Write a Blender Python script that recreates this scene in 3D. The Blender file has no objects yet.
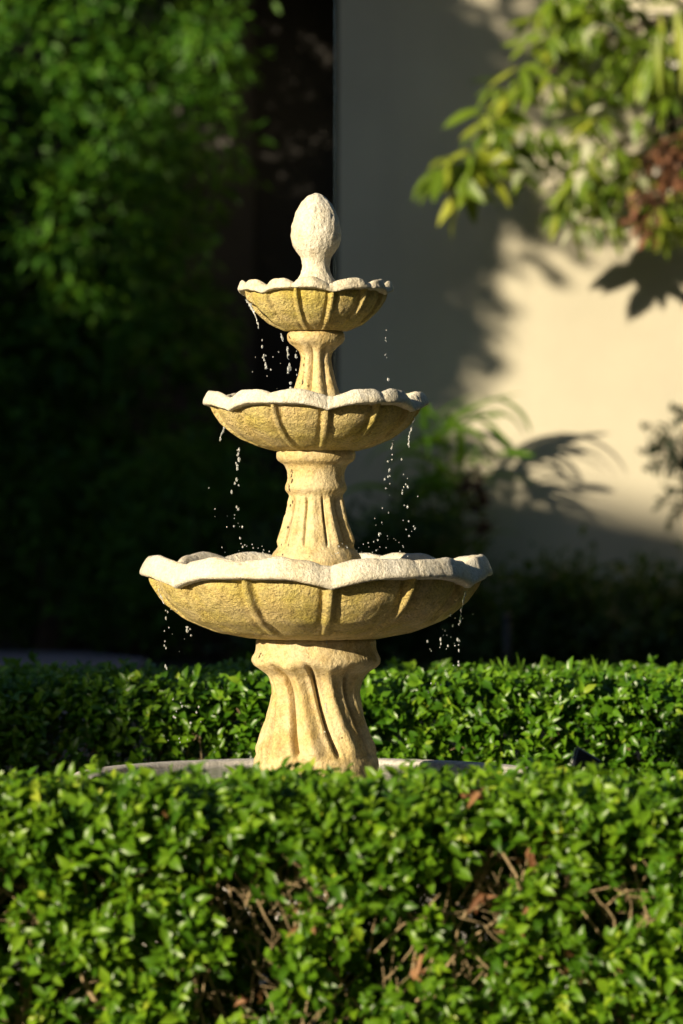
import bpy, math, random
import numpy as np
from mathutils import Vector, noise as mn

rng = np.random.default_rng(7)
random.seed(7)
sc = bpy.context.scene
COL = sc.collection
R = math.radians
PI = math.pi

# ------------------------------------------------------------------ frame
CAMX, CAMZ, FD, SC = 0.062, 1.15, 10.0, 412.0
AZ, EL = R(44.5), R(16)
SUN = np.array([-math.sin(AZ) * math.cos(EL), -math.cos(AZ) * math.cos(EL), math.sin(EL)])
SH = np.array([-math.sin(AZ), -math.cos(AZ), math.tan(EL)])   # per metre of ground distance


def at(px, py, d):
    """world point seen at a place of the photo when it stands d metres away"""
    return Vector((CAMX + (px - 341.5) / 4120 * d, d, CAMZ + (490 - py) / 4120 * d))


def zp(y):
    return CAMZ + (490 - y) / SC


# ------------------------------------------------------------------ object helpers
def tag(o, label=None, cat=None, group=None, kind=None):
    if label: o['label'] = label
    if cat: o['category'] = cat
    if group: o['group'] = group
    if kind: o['kind'] = kind
    return o


def empty(name, loc=(0, 0, 0)):
    o = bpy.data.objects.new(name, None)
    o.empty_display_size = 0.1
    o.location = loc
    COL.objects.link(o)
    return o


def add(name, verts, faces, mat, parent=None, smooth=True, attr=None):
    """verts are world coordinates; parents are unrotated empties/meshes"""
    me = bpy.data.meshes.new(name)
    v = np.asarray(verts, dtype=np.float64)
    if parent is not None:
        off = np.zeros(3)
        p = parent
        while p is not None:
            off += np.array(p.location)
            p = p.parent
        v = v - off
    if isinstance(faces, tuple):        # (flat loops, loop totals)
        loops, tot = faces
        me.vertices.add(len(v)); me.vertices.foreach_set('co', v.astype(np.float32).ravel())
        me.loops.add(len(loops)); me.loops.foreach_set('vertex_index', loops.astype(np.int32))
        me.polygons.add(len(tot))
        st = np.concatenate([[0], np.cumsum(tot)[:-1]])
        me.polygons.foreach_set('loop_start', st.astype(np.int32))
        me.update(calc_edges=True); me.validate()
    else:
        me.from_pydata([tuple(a) for a in v], [], faces)
        me.update()
    if smooth:
        me.polygons.foreach_set('use_smooth', np.ones(len(me.polygons), dtype=bool))
    if attr is not None:
        a = me.attributes.new('tint', 'FLOAT', 'POINT')
        a.data.foreach_set('value', np.asarray(attr, dtype=np.float32))
    me.materials.append(mat)
    o = bpy.data.objects.new(name, me)
    COL.objects.link(o)
    if parent is not None:
        o.parent = parent
    return o


class MB:
    def __init__(s): s.v = []; s.f = []
    def box(s, a, b):
        n = len(s.v)
        (x0, y0, z0), (x1, y1, z1) = a, b
        s.v += [(x0, y0, z0), (x1, y0, z0), (x1, y1, z0), (x0, y1, z0), (x0, y0, z1), (x1, y0, z1), (x1, y1, z1), (x0, y1, z1)]
        s.f += [tuple(n + i for i in q) for q in ((0, 3, 2, 1), (4, 5, 6, 7), (0, 1, 5, 4), (1, 2, 6, 5), (2, 3, 7, 6), (3, 0, 4, 7))]
    def tube(s, pts, rad, k=6, cap=True):
        pts = [Vector(p) for p in pts]
        n0 = len(s.v)
        for i, p in enumerate(pts):
            t = (pts[min(i + 1, len(pts) - 1)] - pts[max(i - 1, 0)])
            if t.length < 1e-9: t = Vector((0, 0, 1))
            t.normalize()
            a = t.cross(Vector((0.3, 1, 0.1)));
            if a.length < .1: a = t.cross(Vector((1, 0, 0)))
            a.normalize(); b = t.cross(a)
            r = rad[i] if hasattr(rad, '__len__') else rad
            for j in range(k):
                w = 2 * PI * j / k
                s.v.append(tuple(p + a * (r * math.cos(w)) + b * (r * math.sin(w))))
        for i in range(len(pts) - 1):
            for j in range(k):
                q = n0 + i * k
                s.f.append((q + j, q + (j + 1) % k, q + k + (j + 1) % k, q + k + j))
        if cap:
            s.f.append(tuple(n0 + j for j in reversed(range(k))))
            s.f.append(tuple(n0 + (len(pts) - 1) * k + j for j in range(k)))
    def ball(s, c, r, st=1.0, k=8, m=5):
        n0 = len(s.v)
        s.v.append((c[0], c[1], c[2] - r * st))
        for i in range(1, m):
            p = -PI / 2 + PI * i / m
            for j in range(k):
                w = 2 * PI * j / k
                s.v.append((c[0] + r * math.cos(p) * math.cos(w), c[1] + r * math.cos(p) * math.sin(w), c[2] + r * st * math.sin(p)))
        s.v.append((c[0], c[1], c[2] + r * st))
        top = len(s.v) - 1
        for j in range(k):
            s.f.append((n0, n0 + 1 + (j + 1) % k, n0 + 1 + j))
            q = n0 + 1 + (m - 2) * k
            s.f.append((q + j, q + (j + 1) % k, top))
        for i in range(m - 2):
            q = n0 + 1 + i * k
            for j in range(k):
                s.f.append((q + j, q + (j + 1) % k, q + k + (j + 1) % k, q + k + j))
    def build(s, name, mat, parent=None, smooth=False):
        return add(name, s.v, s.f, mat, parent, smooth)


# ------------------------------------------------------------------ materials
def newmat(name):
    m = bpy.data.materials.new(name)
    m.use_nodes = True
    nt = m.node_tree
    b = nt.nodes['Principled BSDF']
    return m, nt, b


def nd(nt, t, **k):
    n = nt.nodes.new(t)
    for a, b in k.items(): setattr(n, a, b)
    return n


def noise_tex(nt, scale, detail=4, rough=.55, vec=None, dist=0):
    n = nd(nt, 'ShaderNodeTexNoise')
    n.inputs['Scale'].default_value = scale
    n.inputs['Detail'].default_value = detail
    n.inputs['Roughness'].default_value = rough
    n.inputs['Distortion'].default_value = dist
    if vec is None:
        g = nd(nt, 'ShaderNodeNewGeometry')
        vec = g.outputs['Position']
    nt.links.new(vec, n.inputs['Vector'])
    return n.outputs['Fac']


def ramp(nt, fac, stops):
    r = nd(nt, 'ShaderNodeValToRGB')
    e = r.color_ramp.elements
    while len(e) < len(stops): e.new(.5)
    for i, (p, c) in enumerate(stops):
        e[i].position = p
        e[i].color = (c, c, c, 1) if not hasattr(c, '__len__') else (*c, 1)
    nt.links.new(fac, r.inputs['Fac'])
    return r.outputs['Color']


def mix(nt, fac, a, b, mode='MIX'):
    m = nd(nt, 'ShaderNodeMix', data_type='RGBA', blend_type=mode)
    for sock, val in ((m.inputs['Factor'], fac), (m.inputs['A'], a), (m.inputs['B'], b)):
        if hasattr(val, 'links') or isinstance(val, bpy.types.NodeSocket):
            nt.links.new(val, sock)
        elif hasattr(val, '__len__'):
            sock.default_value = (*val, 1)
        else:
            sock.default_value = val
    return m.outputs['Result']


def bump(nt, b, fac, strength, dist):
    n = nd(nt, 'ShaderNodeBump')
    n.inputs['Strength'].default_value = strength
    n.inputs['Distance'].default_value = dist
    nt.links.new(fac, n.inputs['Height'])
    nt.links.new(n.outputs['Normal'], b.inputs['Normal'])
    return n


def leaf_mat(name, stops, rough=.35, trans=.3, spec=.5, tcol=(.35, .6, .05)):
    m, nt, b = newmat(name)
    at_ = nd(nt, 'ShaderNodeAttribute', attribute_name='tint')
    col = ramp(nt, at_.outputs['Fac'], stops)
    nf = noise_tex(nt, 3.0, 2)
    col = mix(nt, ramp(nt, nf, [(.3, 0), (.7, .35)]), col, mix(nt, 1.0, col, (.75, .95, .55), 'MULTIPLY'))
    nt.links.new(col, b.inputs['Base Color'])
    b.inputs['Roughness'].default_value = rough
    b.inputs['Specular IOR Level'].default_value = spec
    tr = nd(nt, 'ShaderNodeBsdfTranslucent')
    nt.links.new(mix(nt, 1.0, mix(nt, .5, col, tcol), (.9, .9, .9), 'MULTIPLY'), tr.inputs['Color'])
    ms = nd(nt, 'ShaderNodeMixShader')
    ms.inputs['Fac'].default_value = trans
    nt.links.new(b.outputs['BSDF'], ms.inputs[1]); nt.links.new(tr.outputs['BSDF'], ms.inputs[2])
    nt.links.new(ms.outputs['Shader'], nt.nodes['Material Output'].inputs['Surface'])
    return m


M = {}
HL = [(0, (.03, .085, .005)), (.3, (.06, .15, .008)), (.6, (.115, .225, .010)), (.85, (.20, .33, .016)), (1, (.36, .42, .04))]
M['hedge_leaf'] = leaf_mat('hedge_leaf', HL, .36, .28, .38)
M['back_leaf'] = leaf_mat('back_hedge_leaf', [(p, tuple(x * k for x, k in zip(c, (.8, .9, .9)))) for p, c in HL], .34, .25, .42)
M['dead'] = leaf_mat('dead_leaf', [(0, (.12, .045, .02)), (1, (.36, .18, .09))], .6, .2, .3, (.5, .25, .08))
M['feather'] = leaf_mat('feathery_leaf', [(0, (.016, .058, .006)), (.6, (.040, .125, .010)), (1, (.105, .235, .018))], .5, .3, .3)
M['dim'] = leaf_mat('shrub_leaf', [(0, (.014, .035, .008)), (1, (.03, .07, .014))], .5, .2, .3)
M['strap'] = leaf_mat('strap_leaf', [(0, (.08, .20, .015)), (1, (.20, .36, .03))], .4, .4, .5)
M['broad'] = leaf_mat('climber_leaf', [(0, (.07, .13, .010)), (.5, (.17, .25, .02)), (1, (.36, .38, .04))], .4, .3, .5, (.5, .6, .05))
M['highlight_leaf'] = leaf_mat('highlight_leaf', [(0, (.3, .33, .2)), (1, (.62, .6, .46))], .4, .25, .5, (.6, .6, .4))  # blown sun highlights put into the leaf colour
M['redbrown'] = leaf_mat('seed_cluster', [(0, (.05, .02, .012)), (1, (.20, .085, .045))], .6, .1, .3, (.4, .1, .05))
M['shadow_blue'] = leaf_mat('wall_shadow_leaf', [(0, (.014, .022, .018)), (1, (.03, .05, .035))], .5, .1, .3)  # leaf shadow on the wall, put into a dark leaf colour


def stone(name, base, stain, amt, dark, white=0.0, bs=.5, zr=None):
    m, nt, b = newmat(name)
    n1 = noise_tex(nt, 9, 5, .6)
    n2 = noise_tex(nt, 28, 5, .7)
    n3 = noise_tex(nt, 150, 4, .7)
    c = mix(nt, ramp(nt, n1, [(.35, 0), (.65, amt)]), base, stain)
    c = mix(nt, ramp(nt, n2, [(.5, 0), (.72, .65)]), c, dark)
    c = mix(nt, ramp(nt, n3, [(.38, .45), (.56, 0)]), c, tuple(x * .5 for x in dark))
    g_ = nd(nt, 'ShaderNodeNewGeometry'); mp = nd(nt, 'ShaderNodeMapping'); mp.inputs['Scale'].default_value = (1, 1, .13)
    nt.links.new(g_.outputs['Position'], mp.inputs['Vector'])
    wet = ramp(nt, noise_tex(nt, 34, 4, .6, mp.outputs['Vector'], .6), [(.54, 0), (.66, 1)])
    c = mix(nt, wet, c, mix(nt, 1.0, c, (.80, .72, .58) if not white else (.9, .87, .82), 'MULTIPLY'))
    if white:
        c = mix(nt, ramp(nt, noise_tex(nt, 16, 4, .6), [(.4, 0), (.6, white)]), c, (.80, .74, .64))
    nt.links.new(c, b.inputs['Base Color'])
    nt.links.new(mix(nt, wet, ramp(nt, n2, [(.35, .5), (.6, .9)]), (.27, .27, .27)), b.inputs['Roughness'])
    b.inputs['Specular IOR Level'].default_value = .45
    s = nd(nt, 'ShaderNodeMath', operation='ADD')
    mm = nd(nt, 'ShaderNodeMath', operation='MULTIPLY'); mm.inputs[1].default_value = .45
    nt.links.new(n3, mm.inputs[0])
    nt.links.new(n2, s.inputs[0]); nt.links.new(mm.outputs[0], s.inputs[1])
    bump(nt, b, s.outputs[0], bs, .012)
    return m


M['stone'] = stone('cast_stone', (.68, .54, .27), (.62, .43, .155), .8, (.42, .27, .085), .2, .6)
M['bowl'] = stone('stained_stone', (.78, .58, .25), (.66, .53, .11), .95, (.34, .24, .065), .12, 1.3)
M['rim'] = stone('limed_stone', (.86, .81, .72), (.80, .68, .46), .85, (.60, .48, .30), .4, .75)
M['pool'] = stone('pale_concrete', (.66, .61, .57), (.54, .51, .49), .8, (.25, .24, .22), .2, .4)


def simple(name, base, rough=.6, metal=0, b2=None, sc_=20, bs=0):
    m, nt, b = newmat(name)
    f = noise_tex(nt, sc_, 5, .6)
    c = mix(nt, ramp(nt, f, [(.3, 0), (.7, 1)]), base, b2 or tuple(x * .7 for x in base))
    nt.links.new(c, b.inputs['Base Color'])
    b.inputs['Roughness'].default_value = rough
    b.inputs['Metallic'].default_value = metal
    if bs: bump(nt, b, f, bs, .02)
    return m


M['wall'] = simple('cream_stucco', (.64, .60, .50), .9, 0, (.59, .55, .46), 2.2, .15)
m, nt, b = newmat('weathered_cream_stucco')
c = mix(nt, ramp(nt, noise_tex(nt, 1.1, 6, .65), [(.35, 0), (.68, 1)]), (.60, .55, .435), (.52, .475, .375))
g_ = nd(nt, 'ShaderNodeNewGeometry'); mp = nd(nt, 'ShaderNodeMapping'); mp.inputs['Scale'].default_value = (2.6, 2.6, .22)
nt.links.new(g_.outputs['Position'], mp.inputs['Vector'])
c = mix(nt, ramp(nt, noise_tex(nt, 1.6, 4, .6, mp.outputs['Vector']), [(.5, 0), (.75, .4)]), c, (.47, .43, .36))
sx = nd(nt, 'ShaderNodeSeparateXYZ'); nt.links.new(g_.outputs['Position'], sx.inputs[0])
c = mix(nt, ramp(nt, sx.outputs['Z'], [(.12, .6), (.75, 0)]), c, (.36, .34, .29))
nt.links.new(c, b.inputs['Base Color']); b.inputs['Roughness'].default_value = .92
bump(nt, b, noise_tex(nt, 30, 5, .6), .25, .02)
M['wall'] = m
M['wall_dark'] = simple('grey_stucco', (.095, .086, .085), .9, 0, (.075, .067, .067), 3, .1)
M['roof'] = simple('roof_tile', (.25, .13, .09), .8, 0, (.18, .09, .06), 6, .3)
M['white'] = simple('white_paint', (.78, .76, .70), .5)
M['door'] = simple('dark_wood', (.015, .012, .011), .6)
M['glass'] = simple('window_glass', (.03, .035, .04), .08)
M['bark'] = simple('bark', (.10, .07, .05), .9, 0, (.05, .035, .025), 30, .6)
M['twig'] = simple('hedge_twig', (.46, .35, .20), .75, 0, (.28, .19, .10), 60, .4)
M['stalk'] = simple('green_stalk', (.08, .12, .03), .6)
M['metal'] = simple('grey_metal', (.055, .057, .066), .4, .5, (.035, .037, .045), 40)
M['black'] = simple('black_metal', (.02, .02, .022), .5)
M['lens'] = simple('lamp_lens', (.5, .5, .5), .15)
M['ground'] = simple('mulch', (.045, .032, .022), .95, 0, (.02, .028, .010), 5, .6)
M['path'] = simple('path_concrete', (.34, .29, .34), .85, 0, (.27, .23, .27), 2.5, .2)

m, nt, b = newmat('water')
b.inputs['Base Color'].default_value = (.9, .95, .97, 1)
b.inputs['Roughness'].default_value = .04; b.inputs['IOR'].default_value = 1.33
b.inputs['Transmission Weight'].default_value = .85
bump(nt, b, noise_tex(nt, 40, 3), .3, .01)
M['water'] = m
m, nt, b = newmat('falling_water')
b.inputs['Base Color'].default_value = (.92, .95, .97, 1)
b.inputs['Roughness'].default_value = .12; b.inputs['IOR'].default_value = 1.33
b.inputs['Transmission Weight'].default_value = .72
b.inputs['Specular IOR Level'].default_value = 1.0
M['drops'] = m


# ------------------------------------------------------------------ foliage engine
def unit(a):
    return a / np.maximum(np.linalg.norm(a, axis=-1, keepdims=True), 1e-9)


def vn(p, s=1.0, seed=0.0):
    """smooth 0..1 noise of points (n,3)"""
    return np.array([mn.noise(Vector((a[0] * s + seed, a[1] * s + seed * .7, a[2] * s - seed))) for a in p]) * .5 + .5


OV = dict(v=[(0, 0, 0), (.36, 0, 0), (.72, 0, 0), (1, 0, 0), (.22, .36, 1), (.62, .40, 1), (.22, -.36, 1), (.62, -.40, 1)],
          f=[(0, 1, 4), (1, 2, 5, 4), (2, 3, 5), (0, 6, 1), (1, 6, 7, 2), (2, 7, 3)])
LAN = dict(v=[(0, 0, 0), (.25, 0, 0), (.5, 0, 0), (.75, 0, 0), (1, 0, 0), (.2, .36, 1), (.5, .5, 1), (.78, .3, 1), (.2, -.36, 1), (.5, -.5, 1), (.78, -.3, 1)],
           f=[(0, 1, 5), (1, 2, 6, 5), (2, 3, 7, 6), (3, 4, 7), (0, 8, 1), (1, 8, 9, 2), (2, 9, 10, 3), (3, 10, 4)])
SIM = dict(v=[(0, 0, 0), (.5, .5, .6), (1, 0, 0), (.5, -.5, .6)], f=[(0, 3, 2, 1)])


def leaf_mesh(name, P, D, N, L, W, mat, parent=None, shape=OV, fold=.16, curl=.25, tint=None):
    n = len(P)
    D = unit(D)
    S = unit(np.cross(N, D)); U = np.cross(D, S)
    t = np.array(shape['v'])
    L = np.broadcast_to(np.asarray(L, float), (n,)); W = np.broadcast_to(np.asarray(W, float), (n,))
    cu = curl * rng.uniform(.2, 1.6, n)
    T = t[:, 0][None, :, None]
    V = P[:, None, :] + D[:, None, :] * T * L[:, None, None] + S[:, None, :] * (t[:, 1][None, :, None] * W[:, None, None] * 1.25) \
        + U[:, None, :] * ((t[:, 2][None, :] * fold * W[:, None]) - (cu * L)[:, None] * (t[:, 0] ** 2)[None, :])[:, :, None]
    k = len(t)
    lo = np.array([i for f in shape['f'] for i in f]); tot = np.array([len(f) for f in shape['f']])
    loops = (lo[None, :] + (np.arange(n) * k)[:, None]).ravel()
    tots = np.tile(tot, n)
    if tint is None: tint = rng.random(n)
    return add(name, V.reshape(-1, 3), (loops, tots), mat, parent, False, np.repeat(np.clip(tint, 0, 1), k))


def shoots(B, dirs, length, nodes, leafL, lfW, per=2, openness=.9, up=.5):
    """opposite leaves along each short shoot -> arrays P, D, N, L, W, T"""
    n = len(B)
    dirs = unit(dirs)
    a = unit(np.cross(dirs, rng.normal(size=(n, 3)))); b_ = np.cross(dirs, a)
    P, D, N, L, W, T = [], [], [], [], [], []
    base_t = rng.random(n)
    for k in range(nodes):
        f = (k + rng.uniform(.1, .9, n)) / nodes
        pos = B + dirs * (length * f)[:, None]
        for s in range(per):
            ang = k * 1.9 + s * 2 * PI / per + rng.normal(0, .4, n)
            rad = a * np.cos(ang)[:, None] + b_ * np.sin(ang)[:, None]
            d = unit(rad * openness + dirs * (.35 + .6 * f)[:, None] + rng.normal(0, .25, (n, 3)))
            nn = unit(dirs * .5 + np.array([0, 0, up * .6]) + SUN * .6 + rng.normal(0, .42, (n, 3)))
            P.append(pos); D.append(d); N.append(nn)
            sz = rng.uniform(.6, 1.25, n) * (1 - .3 * (f > .85))
            L.append(leafL * sz); W.append(lfW * sz * rng.uniform(.8, 1.15, n))
            T.append(np.clip(base_t * .45 + f * .35 + rng.normal(.06, .12, n), 0, 1))
    return [np.concatenate(x) for x in (P, D, N, L, W, T)]


def hedge(name, label, x0, x1, y0, y1, top, nf, nt_, nb, leafL, mat, gaps, seed, amp=.02, holes=()):
    root = empty(name, ((x0 + x1) / 2, (y0 + y1) / 2, 0))
    tag(root, label, 'hedge', 'clipped hedges round the fountain')
    w = x1 - x0
    Bs, Ds = [], []
    # front
    n = nf
    p = np.stack([rng.uniform(x0, x1, n), np.full(n, y0), rng.uniform(.0, top, n)], 1)
    bulge = (vn(p, 3.2, seed) - .5) * amp * 4
    p[:, 1] += np.clip(rng.exponential(.045, n), 0, .28) + bulge
    p[:, 1] += np.clip((p[:, 2] - top + .06) / .06, 0, 1) * .05
    g = vn(p * np.array([1, .2, 1]), 4.0, seed + 5)
    g2 = vn(p * np.array([1, .2, 1]), 11.0, seed + 9)
    thr = gaps * (.40 + .12 * (1 - p[:, 2] / top))
    keep = (g * .6 + g2 * .4 > thr)
    for hx, hz, hr, hp in holes:
        dd = np.hypot(p[:, 0] - hx, (p[:, 2] - hz)) / hr + (g2 - .5) * 1.2
        keep &= ~((dd < 1) & (rng.random(n) < hp) & (p[:, 1] < y0 + .14))
    p = p[keep]
    Bs.append(p); Ds.append(np.array([0, -1, .55]) + rng.normal(0, .55, (len(p), 3)))
    # top
    n = nt_
    p = np.stack([rng.uniform(x0, x1, n), y0 + (y1 - y0) * rng.random(n) ** 1.3, np.full(n, top)], 1)
    hb = (vn(p * np.array([1, 1, 0]), 3.5, seed + 2) - .5) * amp * 2.6 + (vn(p * np.array([1, 1, 0]), 14, seed + 3) - .5) * amp * 2.2
    p[:, 2] += hb - .045 - np.clip(rng.exponential(.03, n), 0, .2)
    e = np.minimum((p[:, 1] - y0) / .07, (y1 - p[:, 1]) / .07)
    p[:, 2] -= np.clip(1 - e, 0, 1) ** 2 * .04
    Bs.append(p); Ds.append(np.array([0, -.15, 1]) + rng.normal(0, .45, (n, 3)))
    # back and body
    n = nb
    p = np.stack([rng.uniform(x0, x1, n), y1 - rng.exponential(.05, n), rng.uniform(0, top - .03, n)], 1)
    Bs.append(p); Ds.append(np.array([0, 1, .5]) + rng.normal(0, .5, (n, 3)))
    n = nb
    p = np.stack([rng.uniform(x0, x1, n), rng.uniform(y0 + .12, y1 - .1, n), rng.uniform(0.1, top - .06, n)], 1)
    Bs.append(p); Ds.append(rng.normal(0, 1, (n, 3)) + np.array([0, 0, .5]))
    B = np.concatenate(Bs); D_ = np.concatenate(Ds)
    P, D, N, L, W, T = shoots(B, D_, rng.uniform(.035, .075, len(B)), 4, leafL, leafL * .56)
    leaf_mesh('foliage', P, D, N, L, W, mat, root, OV, .30, .32, T)
    return root


def twig_net(mb, x0, x1, y0, z0, z1, n, r0, r1, top=.54):
    for _ in range(n):
        x = random.uniform(x0, x1); z = random.uniform(z0, z1); y = y0 + random.uniform(.0, .12)
        ang = random.gauss(0, .5)
        ln = random.uniform(.10, .28)
        def grow(p, ang, ln, r, dep):
            pts = [p]; rr = [r]
            q = Vector(p); yy = random.gauss(-.05, .12)
            st = 5
            for i in range(st):
                ang += random.gauss(0, .22)
                q = q + Vector((math.sin(ang), yy, math.cos(ang))) * (ln / st)
                if q.z > top or q.y < y0 - .012: break
                pts.append(q.copy()); rr.append(r * (1 - .5 * (i + 1) / st))
            if len(pts) < 3: return
            mb.tube(pts, rr, 5)
            if dep:
                for s in (-1, 1):
                    if random.random() < .75:
                        grow(pts[min(len(pts) - 1, random.choice((3, 4, 5)))], ang + s * random.uniform(.35, .8), ln * random.uniform(.5, .8), r * .6, dep - 1)
        grow(Vector((x, y, z)), ang, ln, random.uniform(r0, r1), 2)


# ================================================================== SETTING
def sheet(name, x0, x1, y0, y1, z, mat, n=1):
    return tag(add(name, [(x0, y0, z), (x1, y0, z), (x1, y1, z), (x0, y1, z)], [(0, 1, 2, 3)], mat, None, False), kind='structure')


sheet('ground', -150, 150, -120, 180, 0, M['ground'])
pv = [(-9, 20.5), (-1.2, 20.5), (-1.2, 26.8), (-1.75, 28.0), (-9, 28.6)]
n = len(pv)
tag(add('path', [(x, y, .004) for x, y in pv] + [(x, y, .05) for x, y in pv],
        [tuple(range(n, 2 * n)), tuple(reversed(range(n)))] + [(i, (i + 1) % n, n + (i + 1) % n, n + i) for i in range(n)], M['path'], None, False), kind='structure')

# ------------------------------------------------------------------ house
house = tag(empty('house', (4, 28, 0)), 'cream stucco house half sunlit and half in leaf shade behind the fountain', 'house')
wx = at(338, 0, 25).x
mb = MB()
mb.box((wx, 25, 0), (9.0, 31, 5.3))
mb.build('wall', M['wall'], house)
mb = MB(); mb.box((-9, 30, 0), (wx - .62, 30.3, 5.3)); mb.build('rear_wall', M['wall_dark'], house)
mb = MB(); mb.box((-1.05, 26.2, 4.82), (wx - .003, 29.997, 4.95)); mb.build('shade_porch_roof', M['wall_dark'], house)  # porch roof added above the view to darken the recess
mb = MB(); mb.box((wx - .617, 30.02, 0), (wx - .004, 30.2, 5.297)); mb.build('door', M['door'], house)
# hip roof with eaves
add('rear_roof', [(-9.4, 29.7, 5.303), (wx - .53, 29.7, 5.303), (wx - .53, 33, 5.303), (-9.4, 33, 5.303), (-9.4, 31.4, 6.2), (wx - .53, 31.4, 6.2)], [(0, 3, 2, 1), (0, 1, 5, 4), (2, 3, 4, 5), (0, 4, 3), (1, 2, 5)], M['roof'], house, False)
x0, x1, y0, y1 = wx - .5, 9.5, 23.1, 32.0  # front eave deepened to keep sky light off the wall
rv = [(x0, y0, 5.3), (x1, y0, 5.3), (x1, y1, 5.3), (x0, y1, 5.3), (x0, y0, 5.42), (x1, y0, 5.42), (x1, y1, 5.42), (x0, y1, 5.42), (x0 + 3.0, 28.1, 7.3), (x1 - 3.9, 28.1, 7.3)]
add('roof', rv, [(0, 3, 2, 1), (0, 1, 5, 4), (1, 2, 6, 5), (2, 3, 7, 6), (3, 0, 4, 7), (4, 5, 9, 8), (5, 6, 9), (6, 7, 8, 9), (7, 4, 8)], M['roof'], house, False)
# window with white shutter bars behind the climber
a = at(648, 175, 24.95); c = at(760, 60, 24.95)
mb = MB(); mb.box((a.x, 24.95, a.z), (c.x, 24.997, c.z)); win = mb.build('window', M['white'], house)
mb = MB(); mb.box((a.x + .05, 24.935, a.z + .05), (c.x - .05, 24.949, c.z - .05)); mb.build('pane', M['glass'], win)
mb = MB()
k = 0
x = a.x + .09
while x < c.x - .06:
    mb.box((x, 24.905, a.z + .02), (x + .022, 24.931, c.z - .02)); x += .085
mb.build('window_bars', M['white'], win)

# ------------------------------------------------------------------ clumped trees
def clumps(centres, radii, count, per, leafL, lfW, spread, droop=0.0, shape=OV, hollow=.45):
    """leaf clumps through ellipsoids -> arrays"""
    P, D, N, L, W, T = [], [], [], [], [], []
    cs = np.array(centres); rs = np.array(radii)
    vol = rs.prod(axis=1); idx = rng.choice(len(cs), count, p=vol / vol.sum())
    d = unit(rng.normal(size=(count, 3))); rr = (hollow + (1 - hollow) * rng.random(count)) ** .6
    q = cs[idx] + d * rs[idx] * rr[:, None]
    outw = d
    for i in range(per):
        off = rng.normal(0, spread, (count, 3)) * np.array([1, 1, .7])
        P.append(q + off)
        dd = unit(off / spread * .5 + outw * .6 + rng.normal(0, .5, (count, 3)) + np.array([0, 0, -droop]))
        D.append(dd)
        N.append(unit(np.array([0, 0, .5]) + SUN * .7 + outw * .4 + rng.normal(0, .5, (count, 3))))
        s = rng.uniform(.6, 1.3, count)
        L.append(leafL * s); W.append(lfW * s)
        T.append(np.clip(rng.normal(.55, .27, count), 0, 1))
    return [np.concatenate(x) for x in (P, D, N, L, W, T)], q


def tree(name, label, cat, group, base, top, centres, radii, count, per, leafL, lfW, spread, mat, droop=.2, shape=OV, trunk_r=.12, limbs=8):
    root = tag(empty(name, base), label, cat, group)
    mb = MB()
    bx, by, bz = base
    tx, ty, tz = top
    pts = [Vector((bx + (tx - bx) * t + math.sin(t * 5 + bx) * .08, by + (ty - by) * t + math.cos(t * 4 + by) * .08, bz - .05 + (tz - bz) * t)) for t in np.linspace(0, 1, 8)]
    mb.tube(pts, [trunk_r * (1.25 - .95 * t) for t in np.linspace(0, 1, 8)], 9)
    (arr, q) = clumps(centres, radii, count, per, leafL, lfW, spread, droop)
    for i in range(limbs):
        e = Vector(q[rng.integers(len(q))]); s = pts[random.randint(2, 6)]
        mid = (s + e) / 2 + Vector((0, 0, random.uniform(.05, .3)))
        mb.tube([s, s.lerp(mid, .5) + Vector((0, 0, .05)), mid, e], [trunk_r * .4, trunk_r * .32, trunk_r * .2, trunk_r * .06], 6)
    mb.build('trunk', M['bark'], root, True)
    leaf_mesh('crown', *arr[:5], mat, root, shape, .15, .2, arr[5])
    return root


# feathery tree on the left of the photo
c = []; r_ = []
for px, py, rad in ((40, 60, .75), (130, 110, .62), (185, 60, .42), (90, 230, .72), (175, 215, .42), (30, 330, .75), (120, 350, .7), (180, 330, .38), (60, 470, .75), (150, 470, .55), (-120, 150, 1.1), (-110, 380, 1.1), (60, -80, .9), (180, -60, .6), (215, 30, .25), (205, 150, .28), (-100, -120, 1.1), (60, 570, .6)):
    d = 28.4 + random.uniform(-.3, .5)
    c.append(tuple(at(px, py, d))); r_.append((rad, rad * .8, rad * .8))
b0 = at(70, 650, 28.7)
tree('feathery_tree', 'tall feathery green tree in the shade left of the house porch', 'tree', None, (b0.x, 28.7, 0), (b0.x - .1, 28.7, 4.8), c, r_, 1500, 30, .10, .034, .085, M['feather'], .35, OV, .13, 14)

# ------------------------------------------------------------------ shading trees left of the frame
def T0(x, y, z, L):
    return (x + SH[0] * L, y + SH[1] * L, z + SH[2] * L)


def shade_tree(label, centre_list, rad_list, base, count, per, ls=.16):
    return tree('unseen_tree', label, 'tree', 'broad trees outside the left edge of the picture', base, (base[0], base[1], max(c[2] for c in centre_list)),
                centre_list, rad_list, count, per, ls, ls * .6, .16, M['feather'], .1, OV, .2, 12)


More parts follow.
